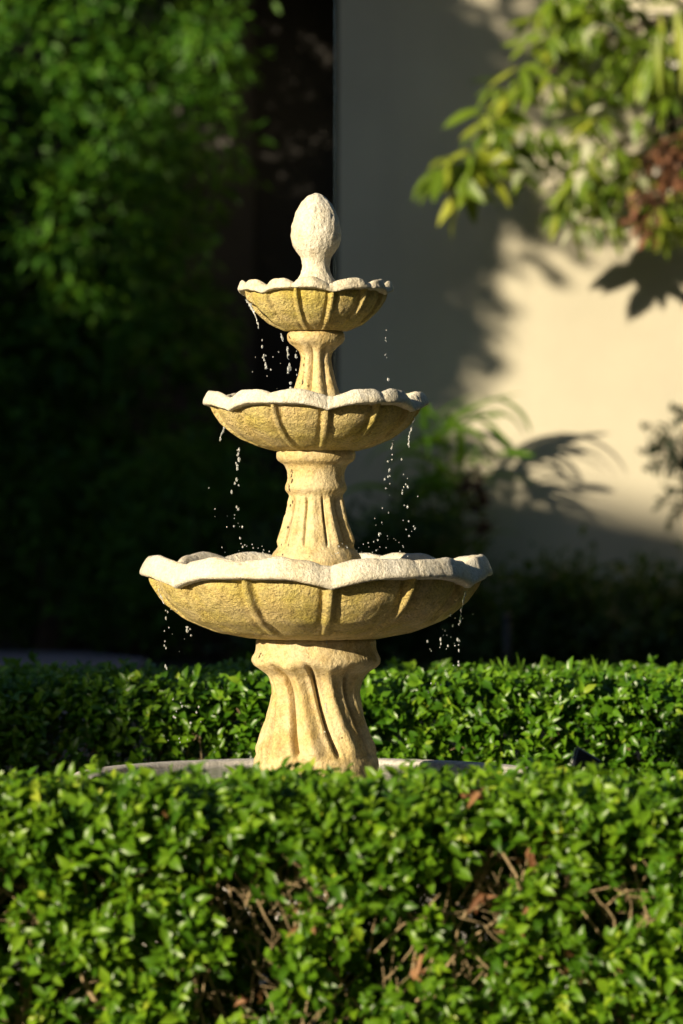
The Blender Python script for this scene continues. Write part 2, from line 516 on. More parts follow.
# A: shades the left part of the cream wall
cs = [T0(-.55, 25, 3.8, 8), T0(-.6, 25, 2.6, 8.2), T0(-.6, 25, 1.3, 8), T0(-.6, 25, 5.0, 8.3), T0(.22, 25, 3.1, 7.7), T0(.34, 25, 3.75, 7.7), T0(-.38, 25, 2.1, 8.0), T0(-.3, 25, .7, 8.1), T0(.85, 25, 2.75, 7.5)]
rs = [(.85, .85, .8), (.9, .9, .8), (.85, .85, .8), (.9, .9, .9), (.42, .42, .45), (.30, .30, .35), (.5, .5, .6), (.5, .5, .6), (.18, .18, .16)]
cs += [T0(1.15, 25, 2.62, 7.4), T0(.95, 25, 3.5, 7.6), T0(1.2, 25, 3.95, 7.5), T0(1.45, 25, 3.6, 7.4)]
rs += [(.08, .08, .10), (.15, .15, .15), (.16, .16, .14), (.12, .12, .1)]
shade_tree('broad leafy tree nearest the left end of the house', cs, rs, (cs[1][0] - .1, cs[1][1], 0), 1300, 46, .14)
# B, C: shade the far left
cs = [T0(-2.2, 28, z, 9) for z in (.4, 1.4)] + [T0(-1.2, 27, z, 8.5) for z in (.5, 1.6)] + [T0(-.9, 27.5, 2.9, 8.5)]
rs = [(1.2, 1.2, .85)] * 4 + [(.5, .5, .9)]
shade_tree('broad leafy tree standing second from the house', cs, rs, (cs[1][0], cs[1][1], 0), 1000, 36, .16)
cs = [T0(-4.2, 28, z, 8) for z in (.8, 2.2, 3.6)] + [T0(-3.2, 29, z, 10) for z in (1, 2.6)]
rs = [(1.4, 1.4, 1.1)] * 5
shade_tree('broad leafy tree farthest back beside the path', cs, rs, (cs[1][0], cs[1][1], 0), 800, 36, .18)
# D: small one shading the left of the back hedge
cs = [T0(-.98, 12.0, .48, 6.5), T0(-1.7, 12.0, .5, 6.5)]
rs = [(.42, .42, .45), (.6, .6, .6)]
shade_tree('small round tree beside the left end of the hedges', cs, rs, (cs[0][0], cs[0][1], 0), 105, 36, .085)

# unseen house added far left so its eave shades the wall foot
L = 30.0
q1 = T0(2.35, 25, .95, L)
ev = Vector((math.cos(AZ), -math.sin(AZ), 0)); dv = Vector((-math.sin(AZ), -math.cos(AZ), 0))   # along the eave, away from the garden
o_ = Vector((q1[0], q1[1], 0)); HT = q1[2]
h2 = tag(empty('house', tuple(o_ - ev * 4 + dv * 3.5)), 'unseen two storey house added far left to shade the foot of the cream wall', 'house')
def hbox(a, b):
    mb = MB(); mb.box(a, b)
    mb.v = [tuple(o_ + ev * x + dv * y + Vector((0, 0, z))) for x, y, z in mb.v]
    mb.f = [tuple(reversed(f)) for f in mb.f]
    return mb
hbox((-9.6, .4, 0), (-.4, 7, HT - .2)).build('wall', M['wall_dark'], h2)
hbox((-10, 0, HT - .197), (0, 7.4, HT)).build('roof', M['roof'], h2)
g_ = Vector(T0(1.5, 24, .80, 30)); GH = g_.z  # low wing added to the unseen house to shade the shrubs
hbox((.003, .6, 0), (3.0, 6, GH - .15)).build('shading_wing_wall', M['wall_dark'], h2)
hbox((.003, .2, GH - .147), (3.3, 6.4, GH)).build('shading_wing_roof', M['roof'], h2)
for k in range(3):
    for zz in (1.0, 4.2):
        xx = -8.6 + k * 2.8
        w_ = hbox((xx, .34, zz), (xx + 1.1, .398, zz + 1.4)).build('window', M['white'], h2)
        hbox((xx + .08, .325, zz + .08), (xx + 1.02, .338, zz + 1.32)).build('pane', M['glass'], w_)

# unseen tall trees added around the viewer to cut the sky light
for (x, y, hh, r0, lb) in ((3.5, -9, 9, 3.0, 'tall sky-blocking tree added right behind the viewpoint'), (-3.5, -13, 10, 3.4, 'tall sky-blocking tree added farthest behind the viewpoint'), (9.5, -4, 9, 3.2, 'tall sky-blocking tree added behind the right end of the hedges'),
                           (9.5, 4, 9, 3.0, 'tall sky-blocking tree added level with the viewpoint on the right'), (9.5, 12, 8, 2.8, 'tall sky-blocking tree added to the right of the fountain'), (10.5, 19.5, 8, 2.6, 'tall sky-blocking tree added by the right end of the house'), (-17.0, -2.0, 10, 1.6, 'tall sky-blocking tree added far to the left of the viewpoint'), (-6.3, -9.5, 10, 2.4, 'tall sky-blocking tree added behind and left of the viewpoint'), (0, -24, 13, 5, 'very tall sky-blocking tree added far behind the viewpoint'), (14, -14, 13, 5, 'very tall sky-blocking tree added far behind and to the right'), (-17, 21, 9, 3.0, 'tall sky-blocking tree added at the far left end of the path')):
    tree('unseen_tree', lb, 'tree', 'unseen trees added outside the picture to cut sky light', (x, y, 0), (x, y, hh * .8),
         [(x, y, hh * .25), (x + .3, y, hh * .55), (x, y + .2, hh * .85)], [(r0, r0, hh * .3)] * 3, 800, 30, .34, .2, .3, M['dim'], .1, OV, .22, 8)

# ------------------------------------------------------------------ low shrubs before the house
def shrub(px, py, d, rx, h, label, mat, n=130, per=26, ll=.07):
    p = at(px, py, d)
    cz = h * .55
    cen = [(p.x + random.uniform(-.5, .5) * rx, d + random.uniform(-.2, .2), cz * random.uniform(.8, 1.2)) for _ in range(5)]
    root = tag(empty('shrub', (p.x, d, 0)), label, 'shrub', 'low shrubs along the foot of the house')
    arr, q = clumps(cen, [(rx * .65, .35, h * .45)] * 5, n, per, ll, ll * .42, .08, .0)
    arr[0][:, 2] = np.maximum(arr[0][:, 2], .02)
    leaf_mesh('foliage', *arr[:5], mat, root, OV, .15, .2, arr[5])
    mb = MB()
    for _ in range(9):
        e = Vector(q[rng.integers(len(q))]); s = Vector((p.x + random.uniform(-.08, .08), d, 0))
        mb.tube([s, s.lerp(e, .5) + Vector((0, 0, .05)), e], [.014, .01, .004], 5)
    mb.build('stems', M['bark'], root, True)


shrub(30, 600, 29.2, .9, 1.35, 'shaded green shrub at the far left edge under the feathery tree', M['feather'])
shrub(140, 600, 27.9, .75, 1.25, 'shaded green shrub at the end of the path, behind the lower basin', M['feather'])
shrub(225, 590, 27.4, .7, 1.45, 'shaded green shrub just left of the middle stem of the fountain', M['feather'])
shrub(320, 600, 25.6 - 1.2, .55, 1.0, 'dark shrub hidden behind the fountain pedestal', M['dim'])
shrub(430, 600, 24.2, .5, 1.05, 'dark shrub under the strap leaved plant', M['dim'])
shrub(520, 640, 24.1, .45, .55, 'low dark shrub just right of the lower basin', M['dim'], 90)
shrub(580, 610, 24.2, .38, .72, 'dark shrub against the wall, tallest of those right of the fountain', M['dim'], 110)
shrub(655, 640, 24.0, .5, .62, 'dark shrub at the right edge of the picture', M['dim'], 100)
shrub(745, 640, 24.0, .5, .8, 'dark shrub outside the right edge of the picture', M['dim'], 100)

# slim post
p = at(507, 650, 23.4)
post = tag(empty('garden_post', (p.x, 23.4, 0)), 'slim dark post among the shrubs right of the lower basin', 'post')
mb = MB(); mb.tube([(p.x, 23.4, -.02), (p.x, 23.4, .42)], .022, 10); mb.build('pole', M['black'], post, True)
mb = MB(); mb.ball((p.x, 23.4, .43), .03, .8, 10, 6); mb.build('cap', M['black'], post, True)


# ------------------------------------------------------------------ arching strap leaf
def strap(mb_v, mb_f, tints, base, ang, rise, length, width, droop, segs=9, yaw=0.0):
    """a long arching leaf; ang = heading in the ground plane"""
    n0 = len(mb_v)
    h = Vector((math.cos(ang), math.sin(ang), 0)); side = Vector((-math.sin(ang), math.cos(ang), 0))
    p = Vector(base); el = rise
    tv = random.random()
    twist = random.gauss(0, .5); roll = random.gauss(0, .55)
    for i in range(segs + 1):
        t = i / segs
        w = width * math.sin(PI * min(1, .08 + .92 * t)) ** .6 * (1 - t * .25) if t < 1 else 0.001
        dr = h * math.cos(el) + Vector((0, 0, 1)) * math.sin(el)
        up = -h * math.sin(el) + Vector((0, 0, 1)) * math.cos(el)
        s = side * math.cos(roll + twist * t) + up * math.sin(roll + twist * t)
        mb_v.append(tuple(p - s * w * .5 + up * w * .18)); mb_v.append(tuple(p)); mb_v.append(tuple(p + s * w * .5 + up * w * .18))
        tints += [tv] * 3
        p = p + dr * (length / segs)
        el -= droop / segs
    for i in range(segs):
        a = n0 + i * 3
        mb_f.append((a, a + 1, a + 4, a + 3)); mb_f.append((a + 1, a + 2, a + 5, a + 4))


sp = tag(empty('strap_leaf_plant', (at(432, 650, 24.5).x, 24.5, 0)), 'tall plant with bright arching strap leaves between fountain and sunlit wall', 'plant')
v, f, ti = [], [], []
stems = MB()
crowns = [(425, 445, 24.5), (448, 440, 24.6), (400, 500, 24.5), (440, 500, 24.5), (462, 475, 24.6)]
for (px, py, d) in crowns:
    top = at(px, py, d); b_ = at(px * .5 + 215, 650, d); b_.z = 0
    stems.tube([b_, b_.lerp(top, .5) + Vector((.04, 0, 0)), top], [.012, .010, .007], 6)
    for k in range(9):
        strap(v, f, ti, top - Vector((0, 0, random.uniform(-.08, .2))), random.uniform(PI * .97, 2.03 * PI), random.uniform(.3, 1.1), random.uniform(.3, .5), random.uniform(.04, .065), random.uniform(1.0, 2.3))
# the lit leaves the photo shows
for (px, py, ang, rise, ln, w, dr) in ((440, 425, -.1, .6, .5, .06, .6), (425, 430, -.2, .9, .45, .055, .9), (450, 440, 3.0, .7, .35, .06, 1.0), (435, 460, -.25, .5, .45, .055, 1.2), (480, 400, -.4, .1, .42, .05, 1.5), (470, 480, -.2, .3, .42, .06, .9), (438, 435, -.15, .72, .58, .065, .6), (448, 430, -.1, .5, .42, .05, .7), (430, 410, 3.0, .5, .3, .09, .9), (470, 415, -.3, .35, .40, .055, 1.6), (455, 430, -.2, -.1, .34, .07, 1.5), (495, 455, -.1, .1, .24, .05, .3), (460, 535, -.1, .15, .38, .045, .3), (478, 420, .2, -.5, .3, .05, .6), (440, 425, 2.8, .8, .4, .11, .8)):
    strap(v, f, ti, at(px, py, 24.5), ang, rise, ln, w, dr)
add('leaves', v, f, M['strap'], sp, True, ti)
stems.build('stems', M['stalk'], sp, True)
arr, _ = clumps([tuple(at(474, 498, 24.0)), tuple(at(478, 520, 24.0)), tuple(at(468, 478, 24.0))], [(.04, .04, .05)] * 3, 13, 8, .06, .03, .02, .4)
leaf_mesh('flower_spike', *arr[:5], M['redbrown'], sp, OV, .15, .2, arr[5] * 0)

# ------------------------------------------------------------------ climber at the upper right
cl = tag(empty('climbing_tree', (at(760, 650, 24.2).x, 24.2, 0)), 'sunlit broad leaved tree hanging in front of the wall at the upper right', 'tree')
mb = MB()
tr_top = at(740, 60, 24.2); tb = at(760, 650, 24.2); tb.z = -.05
tpts = [tb, tb.lerp(tr_top, .35) + Vector((.08, 0, 0)), tb.lerp(tr_top, .7) + Vector((-.05, 0, 0)), tr_top]
mb.tube(tpts, [.09, .075, .06, .04], 9)
whorls = []
def branch(pts, r):
    P_ = [at(*p) for p in pts]
    mb.tube(P_, [r * (1 - .75 * i / (len(P_) - 1)) for i in range(len(P_))], 6)
branch([(740, 60, 24.2), (660, 20, 24.0), (590, 40, 23.9), (520, 95, 23.8), (470, 140, 23.8)], .03)
branch([(745, 110, 24.2), (680, 120, 24.0), (610, 150, 23.9), (570, 200, 23.9)], .022)
branch([(742, 40, 24.2), (640, -20, 24.1), (560, -10, 24.0), (525, 30, 24.0)], .022)
mb.build('trunk', M['bark'], cl, True)
P, D, N, L, W, T = [], [], [], [], [], []
def whorl(px, py, d, n, ll, lw, droop, tt=.5):
    c0 = np.array(at(px, py, d))
    ph = random.uniform(0, 6)
    for k in range(n):
        a = ph + k * 2 * PI / n + random.gauss(0, .25)
        dr = np.array([math.cos(a), math.sin(a) * .8, -droop + random.gauss(0, .3)])
        P.append(c0 + dr * .02); D.append(dr)
        N.append(np.array([math.cos(a) * .5, math.sin(a) * .5 - .3, .7]) + SUN * .7 + rng.normal(0, .3, 3))
        s = random.uniform(.7, 1.2); L.append(ll * s); W.append(lw * s); T.append(min(1, max(0, tt + random.gauss(0, .25))))
W0 = []
for _ in range(300):
    px = random.uniform(455, 760); py = random.uniform(-60, 255)
    lim = 90 + (px - 455) * 1.3 if px < 560 else 232
    up_ = 150 - (px - 455) * 1.7
    if py > lim or py < up_: continue
    if 640 < px < 670 and 110 < py < 190: continue
    W0.append((px, py))
for px, py in W0:
    whorl(px, py, random.uniform(23.6, 24.6), random.randint(6, 9), random.uniform(.14, .24), random.uniform(.026, .042), random.uniform(.2, 1.3), random.uniform(.15, .6))
for px, py in ((450, 172), (462, 160), (475, 150), (488, 175), (470, 185), (500, 130), (485, 110), (440, 165)):
    whorl(px, py, 23.8, 6, .25, .065, .5, .6)
for px in (662, 683):       # long yellow-green leaves hanging down
    for _ in range(3):
        c0 = np.array(at(px + random.uniform(-5, 5), random.uniform(-10, 40), 23.5))
        P.append(c0); D.append(np.array([random.gauss(0, .08), random.gauss(0, .1), -1])); N.append(np.array([random.gauss(-.3, .3), -1, .2])); L.append(random.uniform(.25, .45)); W.append(.035); T.append(random.uniform(.6, .95))
leaf_mesh('crown', np.array(P), np.array(D), np.array(N), np.array(L), np.array(W), M['broad'], cl, LAN, .16, .28, np.array(T))
# leaves whose pale colour stands in for blown sun highlights
P, D, N, L, W, T = [], [], [], [], [], []
for px, py in ((512, 155), (525, 168), (605, 105), (590, 140), (600, 20), (590, 165), (575, 228), (515, 130), (640, 175)):
    whorl(px, py, 23.5, 2, .15, .055, .7, .6)
leaf_mesh('highlight_leaves', np.array(P), np.array(D), np.array(N), np.array(L), np.array(W), M['highlight_leaf'], cl, LAN, .16, .28, np.array(T))
arr, _ = clumps([tuple(at(655, 170, 23.4)), tuple(at(672, 150, 23.4)), tuple(at(640, 200, 23.4)), tuple(at(650, 225, 23.4)), tuple(at(645, 250, 23.4)), tuple(at(690, 175, 23.4)), tuple(at(665, 190, 23.4))],
                [(.12, .08, .08), (.07, .08, .07), (.06, .06, .09), (.05, .05, .10), (.03, .03, .09), (.12, .08, .08), (.08, .07, .06)], 44, 8, .07, .03, .03, .7)
leaf_mesh('seed_cluster', *arr[:5], M['redbrown'], cl, OV, .15, .2, arr[5])

# dark leaf shapes at the right edge standing in for a leaf shadow
fr = tag(empty('shadow_frond_plant', (at(712, 650, 24.3).x, 24.3, 0)), 'dark leaf shapes standing in for a leaf shadow on the lit wall at the right edge', 'plant')
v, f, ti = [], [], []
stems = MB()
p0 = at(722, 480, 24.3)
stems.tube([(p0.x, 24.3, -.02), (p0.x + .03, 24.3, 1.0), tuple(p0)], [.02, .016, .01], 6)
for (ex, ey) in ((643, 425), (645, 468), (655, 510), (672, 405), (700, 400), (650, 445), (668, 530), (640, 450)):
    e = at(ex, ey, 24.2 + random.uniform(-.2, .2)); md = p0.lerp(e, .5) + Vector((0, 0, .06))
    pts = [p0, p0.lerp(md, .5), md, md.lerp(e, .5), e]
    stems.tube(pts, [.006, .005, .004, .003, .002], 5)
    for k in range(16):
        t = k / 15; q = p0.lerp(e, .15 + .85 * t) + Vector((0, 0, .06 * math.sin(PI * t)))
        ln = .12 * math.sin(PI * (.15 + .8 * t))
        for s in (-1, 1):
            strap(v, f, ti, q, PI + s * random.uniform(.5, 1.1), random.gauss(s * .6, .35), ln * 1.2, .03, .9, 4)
add('shadow_fronds', v, f, M['shadow_blue'], fr, True, ti)
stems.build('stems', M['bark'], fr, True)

# ================================================================== HEDGES
HOLES = []
for px, py, rr_, pp in ((250, 880, 62, .8), (300, 900, 50, .75), (380, 960, 45, .55), (330, 940, 34, .6), (165, 860, 26, .7), (520, 830, 28, .55), (545, 880, 28, .5), (230, 990, 55, .8), (440, 1000, 50, .7), (620, 890, 26, .5), (30, 980, 36, .55), (600, 980, 40, .5), (90, 840, 18, .7), (350, 860, 24, .7)):
    p = at(px, py, 7.78); HOLES.append((p.x, p.z, rr_ / 530, pp))
h1 = hedge('hedge', 'sunlit clipped hedge across the foreground with bare twigs showing', -1.9, 2.0, 7.75, 8.30, .580, 5600, 3400, 3300, .0325, M['hedge_leaf'], 1.0, 3.0, .02, HOLES)
mb = MB()
twig_net(mb, -1.2, 1.3, 7.78, .0, .44, 230, .0012, .0028)
for hx, hz, hr, hp in HOLES:
    twig_net(mb, hx - hr, hx + hr, 7.765, hz - hr, hz + hr * .4, int(3 + hr * 14), .0014, .0036, .53)
for _ in range(60):      # rooted main stems
    x = random.uniform(-1.8, 1.9); y = random.uniform(7.92, 8.2)
    pts = [Vector((x, y, -.02))]
    for i in range(6):
        pts.append(pts[-1] + Vector((random.gauss(0, .03), random.gauss(-.012, .02), .085)))
    mb.tube(pts, [.009, .0085, .008, .007, .006, .005, .003], 6)
mb.build('branches', M['twig'], h1, True)
# dead leaves caught in the hedge
P = []
for px, py, nn in ((348, 822, 9), (475, 800, 8), (535, 855, 14), (480, 905, 5), (660, 985, 6), (150, 830, 4), (558, 830, 6), (80, 900, 4), (420, 960, 5), (300, 935, 4), (625, 975, 7), (250, 1000, 5), (522, 935, 6), (560, 950, 5)):
    for _ in range(nn):
        p = at(px + random.gauss(0, 9), py + random.gauss(0, 10), 7.74 + random.uniform(0, .08)); P.append(tuple(p))
P = np.array(P); n = len(P)
leaf_mesh('dead_leaves', P, rng.normal(0, 1, (n, 3)) + np.array([0, 0, -.6]), rng.normal(0, .5, (n, 3)) + np.array([-.4, -1, .2]), .026, .012, M['dead'], h1, OV, .5, 1.1)

h2_ = hedge('hedge', 'clipped green hedge running behind the fountain pool, dimmer at its left', -3.0, 3.1, 11.6, 12.95, .603, 5200, 5200, 900, .036, M['back_leaf'], .62, 21.0, .022)
mb = MB()
twig_net(mb, -2.9, 3.0, 11.63, .05, .42, 230, .002, .0035)
for _ in range(60):
    x = random.uniform(-2.9, 3.0); y = random.uniform(11.8, 12.7)
    pts = [Vector((x, y, -.02))]
    for i in range(6):
        pts.append(pts[-1] + Vector((random.gauss(0, .03), random.gauss(-.01, .03), .085)))
    mb.tube(pts, [.009, .0085, .008, .007, .006, .005, .003], 6)
mb.build('branches', M['twig'], h2_, True)
# upright young shoots standing above the back hedge
for px in (492, 497, 503, 510, 540, 546, 549, 575, 582, 590, 598, 604, 560, 520):
    v, f, ti = [], [], []
    q = at(px, 682, 12.2)
    for _ in range(3):
        strap(v, f, ti, q, random.uniform(0, 6.3), random.uniform(1.1, 1.5), random.uniform(.05, .09), .011, random.uniform(.1, .8), 5)
    add('young_shoot', v, f, M['strap'], h2_, True, ti)

# ================================================================== FOUNTAIN
NT = 720
th = np.linspace(0, 2 * PI, NT, endpoint=False)     # 0 = towards camera, + = right in the picture
def ring_xy(r, t):
    return r * np.sin(t), FD - r * np.cos(t)


def lathe(name, rows, mat, parent, cap0=False, cap1=False, rough=.0012, seed=0.):
    """rows: list of (r array or scalar [m], z array or scalar)"""
    V = []
    for r, z in rows:
        r = np.broadcast_to(r, (NT,)); z = np.broadcast_to(z, (NT,))
        x, y = ring_xy(r, th)
        V.append(np.stack([x, y, z], 1))
    V = np.array(V)
    k = len(rows)
    flat = V.reshape(-1, 3)
    if rough:
        cen = np.array([0, FD, 0])
        rad = flat - cen; rad[:, 2] = 0; rad = unit(rad)
        dn = np.array([mn.noise(Vector(p) * 26 + Vector((seed, 0, 0))) + .7 * mn.noise(Vector(p) * 75) + .5 * mn.noise(Vector(p) * 150) for p in flat])
        flat = flat + rad * (dn * rough)[:, None] + np.array([0, 0, 1]) * (np.roll(dn, 7) * rough * .5)[:, None]
    F = []
    for i in range(k - 1):
        for j in range(NT):
            a = i * NT + j; b_ = i * NT + (j + 1) % NT
            F.append((a, b_, b_ + NT, a + NT))
    if cap0: F.append(tuple(range(NT - 1, -1, -1)))
    if cap1: F.append(tuple((k - 1) * NT + j for j in range(NT)))
    return add(name, flat, F, mat, parent, True)


def interp(pts, n):
    """smooth resample of (r_px, y_px) profile"""
    pts = np.array(pts, float)
    d = np.concatenate([[0], np.cumsum(np.hypot(*np.diff(pts, axis=0).T))])
    s = np.linspace(0, d[-1], n)
    q = np.stack([np.interp(s, d, pts[:, 0]), np.interp(s, d, pts[:, 1])], 1)
    w = q.copy()
    for _ in range(2):
        w[1:-1] = (w[:-2] + 2 * w[1:-1] + w[2:]) / 4
    return w


FX = tag(empty('tiered_fountain', (0, FD, 0)), 'weathered cream stone fountain with three scalloped basins and an egg finial', 'fountain')


def wrap(a): return (a + PI) % (2 * PI) - PI


def basin(name, lip_r, lip_y, prof, foot, phase, wave, knob, seed, inner):
    """lip_r/lip_y outer edge of the lip; prof: silhouette below; wave in px"""
    k = 1 / SC
    s = lip_r / 175.0
    rib_d = np.abs(wrap((th - phase) * 12) / 12)                  # angle to the nearest rib
    lobe = np.abs(np.sin(3 * (th - phase)))                        # 0 at the cusps
    lobe = lobe ** .8
    extra = .8 * np.sin(5 * th + seed) * s + .6 * np.sin(9 * th + 2 * seed) * s
    cusp = 1 - np.clip(np.abs(wrap((th - phase) * 6) / 6) / R(15), 0, 1) ** .8
    b12 = np.abs(np.sin(6 * (th - phase) + .35 * np.sin(3 * th + seed))) ** .75
    zo = (wave * .72 * (lobe - .55) + extra)
    ztop = knob * 1.25 * (b12 - .6) + .9 * s * np.sin(25 * th + 2 * np.sin(4 * th + seed))                             # px up
    ro = (lobe - .6) * 6 * s + .6 * np.sin(7 * th + seed)
    rows = []
    for (r, y) in prof:
        t = (y - prof[0][1]) / (prof[-1][1] - prof[0][1])
        wpx = 2.9 * s + 1.0
        wob = 1.2 * s * math.sin(y * .35 / s + seed)
        ribs = np.exp(-(np.abs(rib_d * r + wob * 0) / wpx) ** 3)
        sag = np.sin(np.clip(rib_d / (PI / 12), 0, 1) * PI / 2) * (.030 * r) * math.sin(PI * min(1, .25 + .75 * (1 - t))) ** .6
        rr = r + sag + ribs * (6.0 * s + 2.2) * (1 - .5 * t) + ro * (1 - t) ** 1.5 * .8
        rr = rr - (2.2 * s + .6) * np.exp(-((rib_d * r - 1.9 * wpx) / (.75 * wpx)) ** 2) * (1 - .4 * t)
        zz = zp(y)
        rows.append((rr * k, zz))
    ob = lathe(name, rows, M['bowl'], FX, False, True, .0011, seed)
    # lip: a thick sheet rolling outward and down
    L_ = [(-32, 6), (-24, -6), (-18, -15), (-14, -18), (-9.5, -16.5), (-5.5, -10.5), (-2, -4), (0, 0), (-.4, 2.4), (-3, 3.6), (-8, 3.4), (-13, 3), (-20, 5), (-28, 8)]
    L_ = [(a, b_ * .9 + 1.6) for a, b_ in L_]
    L_ = interp(L_, 26)
    rows = []
    for (a, b_) in L_:
        wgt = np.clip((a + 34) / 24, 0, 1)
        # bottom edge hangs down at the cusps, flat in between
        bot = np.clip((b_ + 14) / 16, 0, 1)
        drop = (cusp * 8 * s + (1 - lobe) * 1.0 * s) * bot
        rr = lip_r + a * s + ro * wgt + zo * .12 + ztop * .35 * wgt
        zz = zp(lip_y + b_ * s) + (zo * (1.0 - .75 * bot) + ztop * (1 - bot) - drop) * k * wgt
        rows.append((rr * k, zz))
    rim = lathe('rim', rows, M['rim'], ob, False, False, .0016, seed + 3)
    # water inside
    wr = (lip_r - 24 * s) * k; wz = zp(lip_y - 8 * s) - .004
    V = [(0, FD, wz)] + [(wr * math.sin(a), FD - wr * math.cos(a), wz) for a in th[::6]]
    n_ = len(V) - 1
    add('water_surface', V, [(0, 1 + i, 1 + (i + 1) % n_) for i in range(n_)], M['water'], ob)
    rows = [((lip_r - 27 * s) * k, zp(lip_y - 2 * s)), ((lip_r * .6) * k, zp(lip_y + 18 * s)), (foot * .8 * k, zp(lip_y + 24 * s))]
    lathe('inner_bowl', rows, M['stone'], ob, False, False, 0, seed)
    return ob


CUSP = R(5.5)
basin('lower_basin', 175, 572, interp([(158, 574), (157, 584), (146, 602), (126, 619), (95, 632), (63, 638)], 40), 60, CUSP, 9.5, 4.6, 1.3, 0)
basin('middle_basin', 112, 403, interp([(100, 404), (98, 411), (90, 425), (74, 438), (54, 447), (38, 451)], 34), 36, CUSP + R(1), 8.0, 4.4, 4.1, 0)
basin('upper_basin', 77, 289.5, interp([(68, 291), (67, 299), (59, 312), (46, 324), (30, 331)], 30), 28, CUSP + R(8.5), 4.5, 5.2, 7.7, 0)


def stem(name, prof, n, flutes, f0, f1, depth, twist, phase, seed, sharp=1.0, parent=FX):
    q = interp(prof, n)
    y0, y1 = f0, f1
    rows = []
    for r, y in q:
        w = np.clip((y - y0) / 6, 0, 1) * np.clip((y1 - y) / 7, 0, 1)
        t = (y - y0) / (y1 - y0)
        a = (th - phase - twist * t) * flutes
        if sharp == 1.0:   # ridges with narrow grooves
            dg = np.abs(wrap(a + .25 * np.sin(th * 3 + seed)))
            sh = .25 * np.cos(dg / 2 * 1.0 + PI) * 0 - np.exp(-((PI - dg) / .42) ** 2) * .95 + .22 * np.cos(dg) + .12 * np.cos(2 * a + 1)
        else:
            sh = np.abs(np.cos(a / 2)) * 1.0 - .6
        amp = depth * (1 + .45 * np.sin(th * 2 + seed))
        rows.append(((r + sh * amp * w) / SC, zp(y)))
    return lathe(name, rows, M['stone'], parent, False, True, .0012, seed)


stem('pedestal', [(40, 636), (60, 638), (60, 650), (62, 654), (65, 658), (64, 664), (55, 670), (48, 675), (44, 685), (43, 694), (45, 704), (50, 722), (56, 738), (60, 748), (59, 754), (62, 758), (63, 765), (62, 771), (64, 778), (70, 800), (70, 880)],
     120, 9, 661, 757, 8.5, R(30), R(14), 2.0)
stem('middle_stem', [(30, 448), (39, 449.5), (40, 456), (38, 461), (31, 465), (28.5, 472), (28.5, 480), (31, 486), (31, 490), (26.5, 495), (26, 501), (28, 511), (31, 522), (36, 536), (38.5, 543), (38, 548), (43, 553), (46, 560), (46, 570)],
     90, 10, 495, 548, 6.0, R(4), R(-4), 5.0)
us = stem('upper_stem', [(20, 329), (26, 331), (29, 334), (29, 339), (27, 343), (21, 347), (16, 352), (14.5, 358), (15.5, 366), (18, 378), (22, 390), (25, 400), (26, 412)],
          70, 8, 343, 408, 3.4, 0, R(10), 8.0, .5)
# egg finial with stem
lathe('finial', [((r) / SC, zp(y)) for r, y in interp([(23, 296), (21, 286), (18, 279), (14.5, 272), (13.5, 265), (14.5, 258), (20, 251), (24, 244), (25.3, 235), (24, 224), (20.5, 213), (15, 203), (9, 196.5), (4, 194), (.4, 193.4)], 60)],
      M['rim'], FX, False, False, .0020, 12)

# pool
rows = [(.50, .30), (.505, .30), (.508, .44), (.512, .458), (.522, .463), (.56, .464), (.588, .461), (.596, .452), (.598, .0)]
lathe('pool_wall', rows[1:], M['pool'], FX, False, False, .0012, 15)
V = [(0, FD, .452)] + [(.511 * math.sin(a), FD - .511 * math.cos(a), .452) for a in th[::4]]
n_ = len(V) - 1
add('pool_water', V, [(0, 1 + i, 1 + (i + 1) % n_) for i in range(n_)], M['water'], FX)
V = [(0, FD, .3)] + [(.506 * math.sin(a), FD - .506 * math.cos(a), .3) for a in th[::4]]
add('pool_floor', V, [(0, 1 + i, 1 + (i + 1) % n_) for i in range(n_)], M['pool'], FX)

# ------------------------------------------------------------------ water
def trickle(label, strands, drops, rad, back=1, gr='water trickles falling from the basins'):
    """strands: list of polylines in photo px; drops: (x, y, size px); rad: distance from the axis (px)"""
    def P3(x, y):
        dx = (x - 316) / SC
        rr = max(abs(dx) + .004, rad / SC)
        return (dx, FD - back * math.sqrt(max(rr * rr - dx * dx, 0)), zp(y))
    x0, y0 = strands[0][0] if strands else drops[0][:2]
    root = empty('water_trickle', P3(x0, y0))
    for pl in strands:
        pts, rr = [], []
        for i in range(len(pl) - 1):
            (xa, ya), (xb, yb) = pl[i], pl[i + 1]
            k = max(2, int(abs(yb - ya) / 1.6))
            for j in range(k):
                t = j / k
                pts.append(P3(xa + (xb - xa) * t + random.gauss(0, .45), ya + (yb - ya) * t)); rr.append(abs(random.gauss(.5, .4)) / SC + .0005)
        mb = MB(); mb.tube(pts, rr, 7); mb.build('strand', M['drops'], root, True)
    for (x, y, s) in drops:
        mb = MB(); mb.ball(P3(x, y), s / SC * .39, random.uniform(.9, 2.2), 8, 6)
        mb.build('drop', M['drops'], root, True)
    return tag(root, label, 'water drops', gr)


def rnd(x0, x1, y0, y1, n, a=1.0, b_=2.6):
    return [(random.uniform(x0, x1), random.uniform(y0, y1), random.uniform(a, b_)) for _ in range(n)]


def line(x0, y0, x1, y1, n, a=1.2, b_=3.2, j=1.2):
    return [(x0 + (x1 - x0) * t + random.gauss(0, j), y0 + (y1 - y0) * t, random.uniform(a, b_)) for t in np.sort(rng.random(n))]


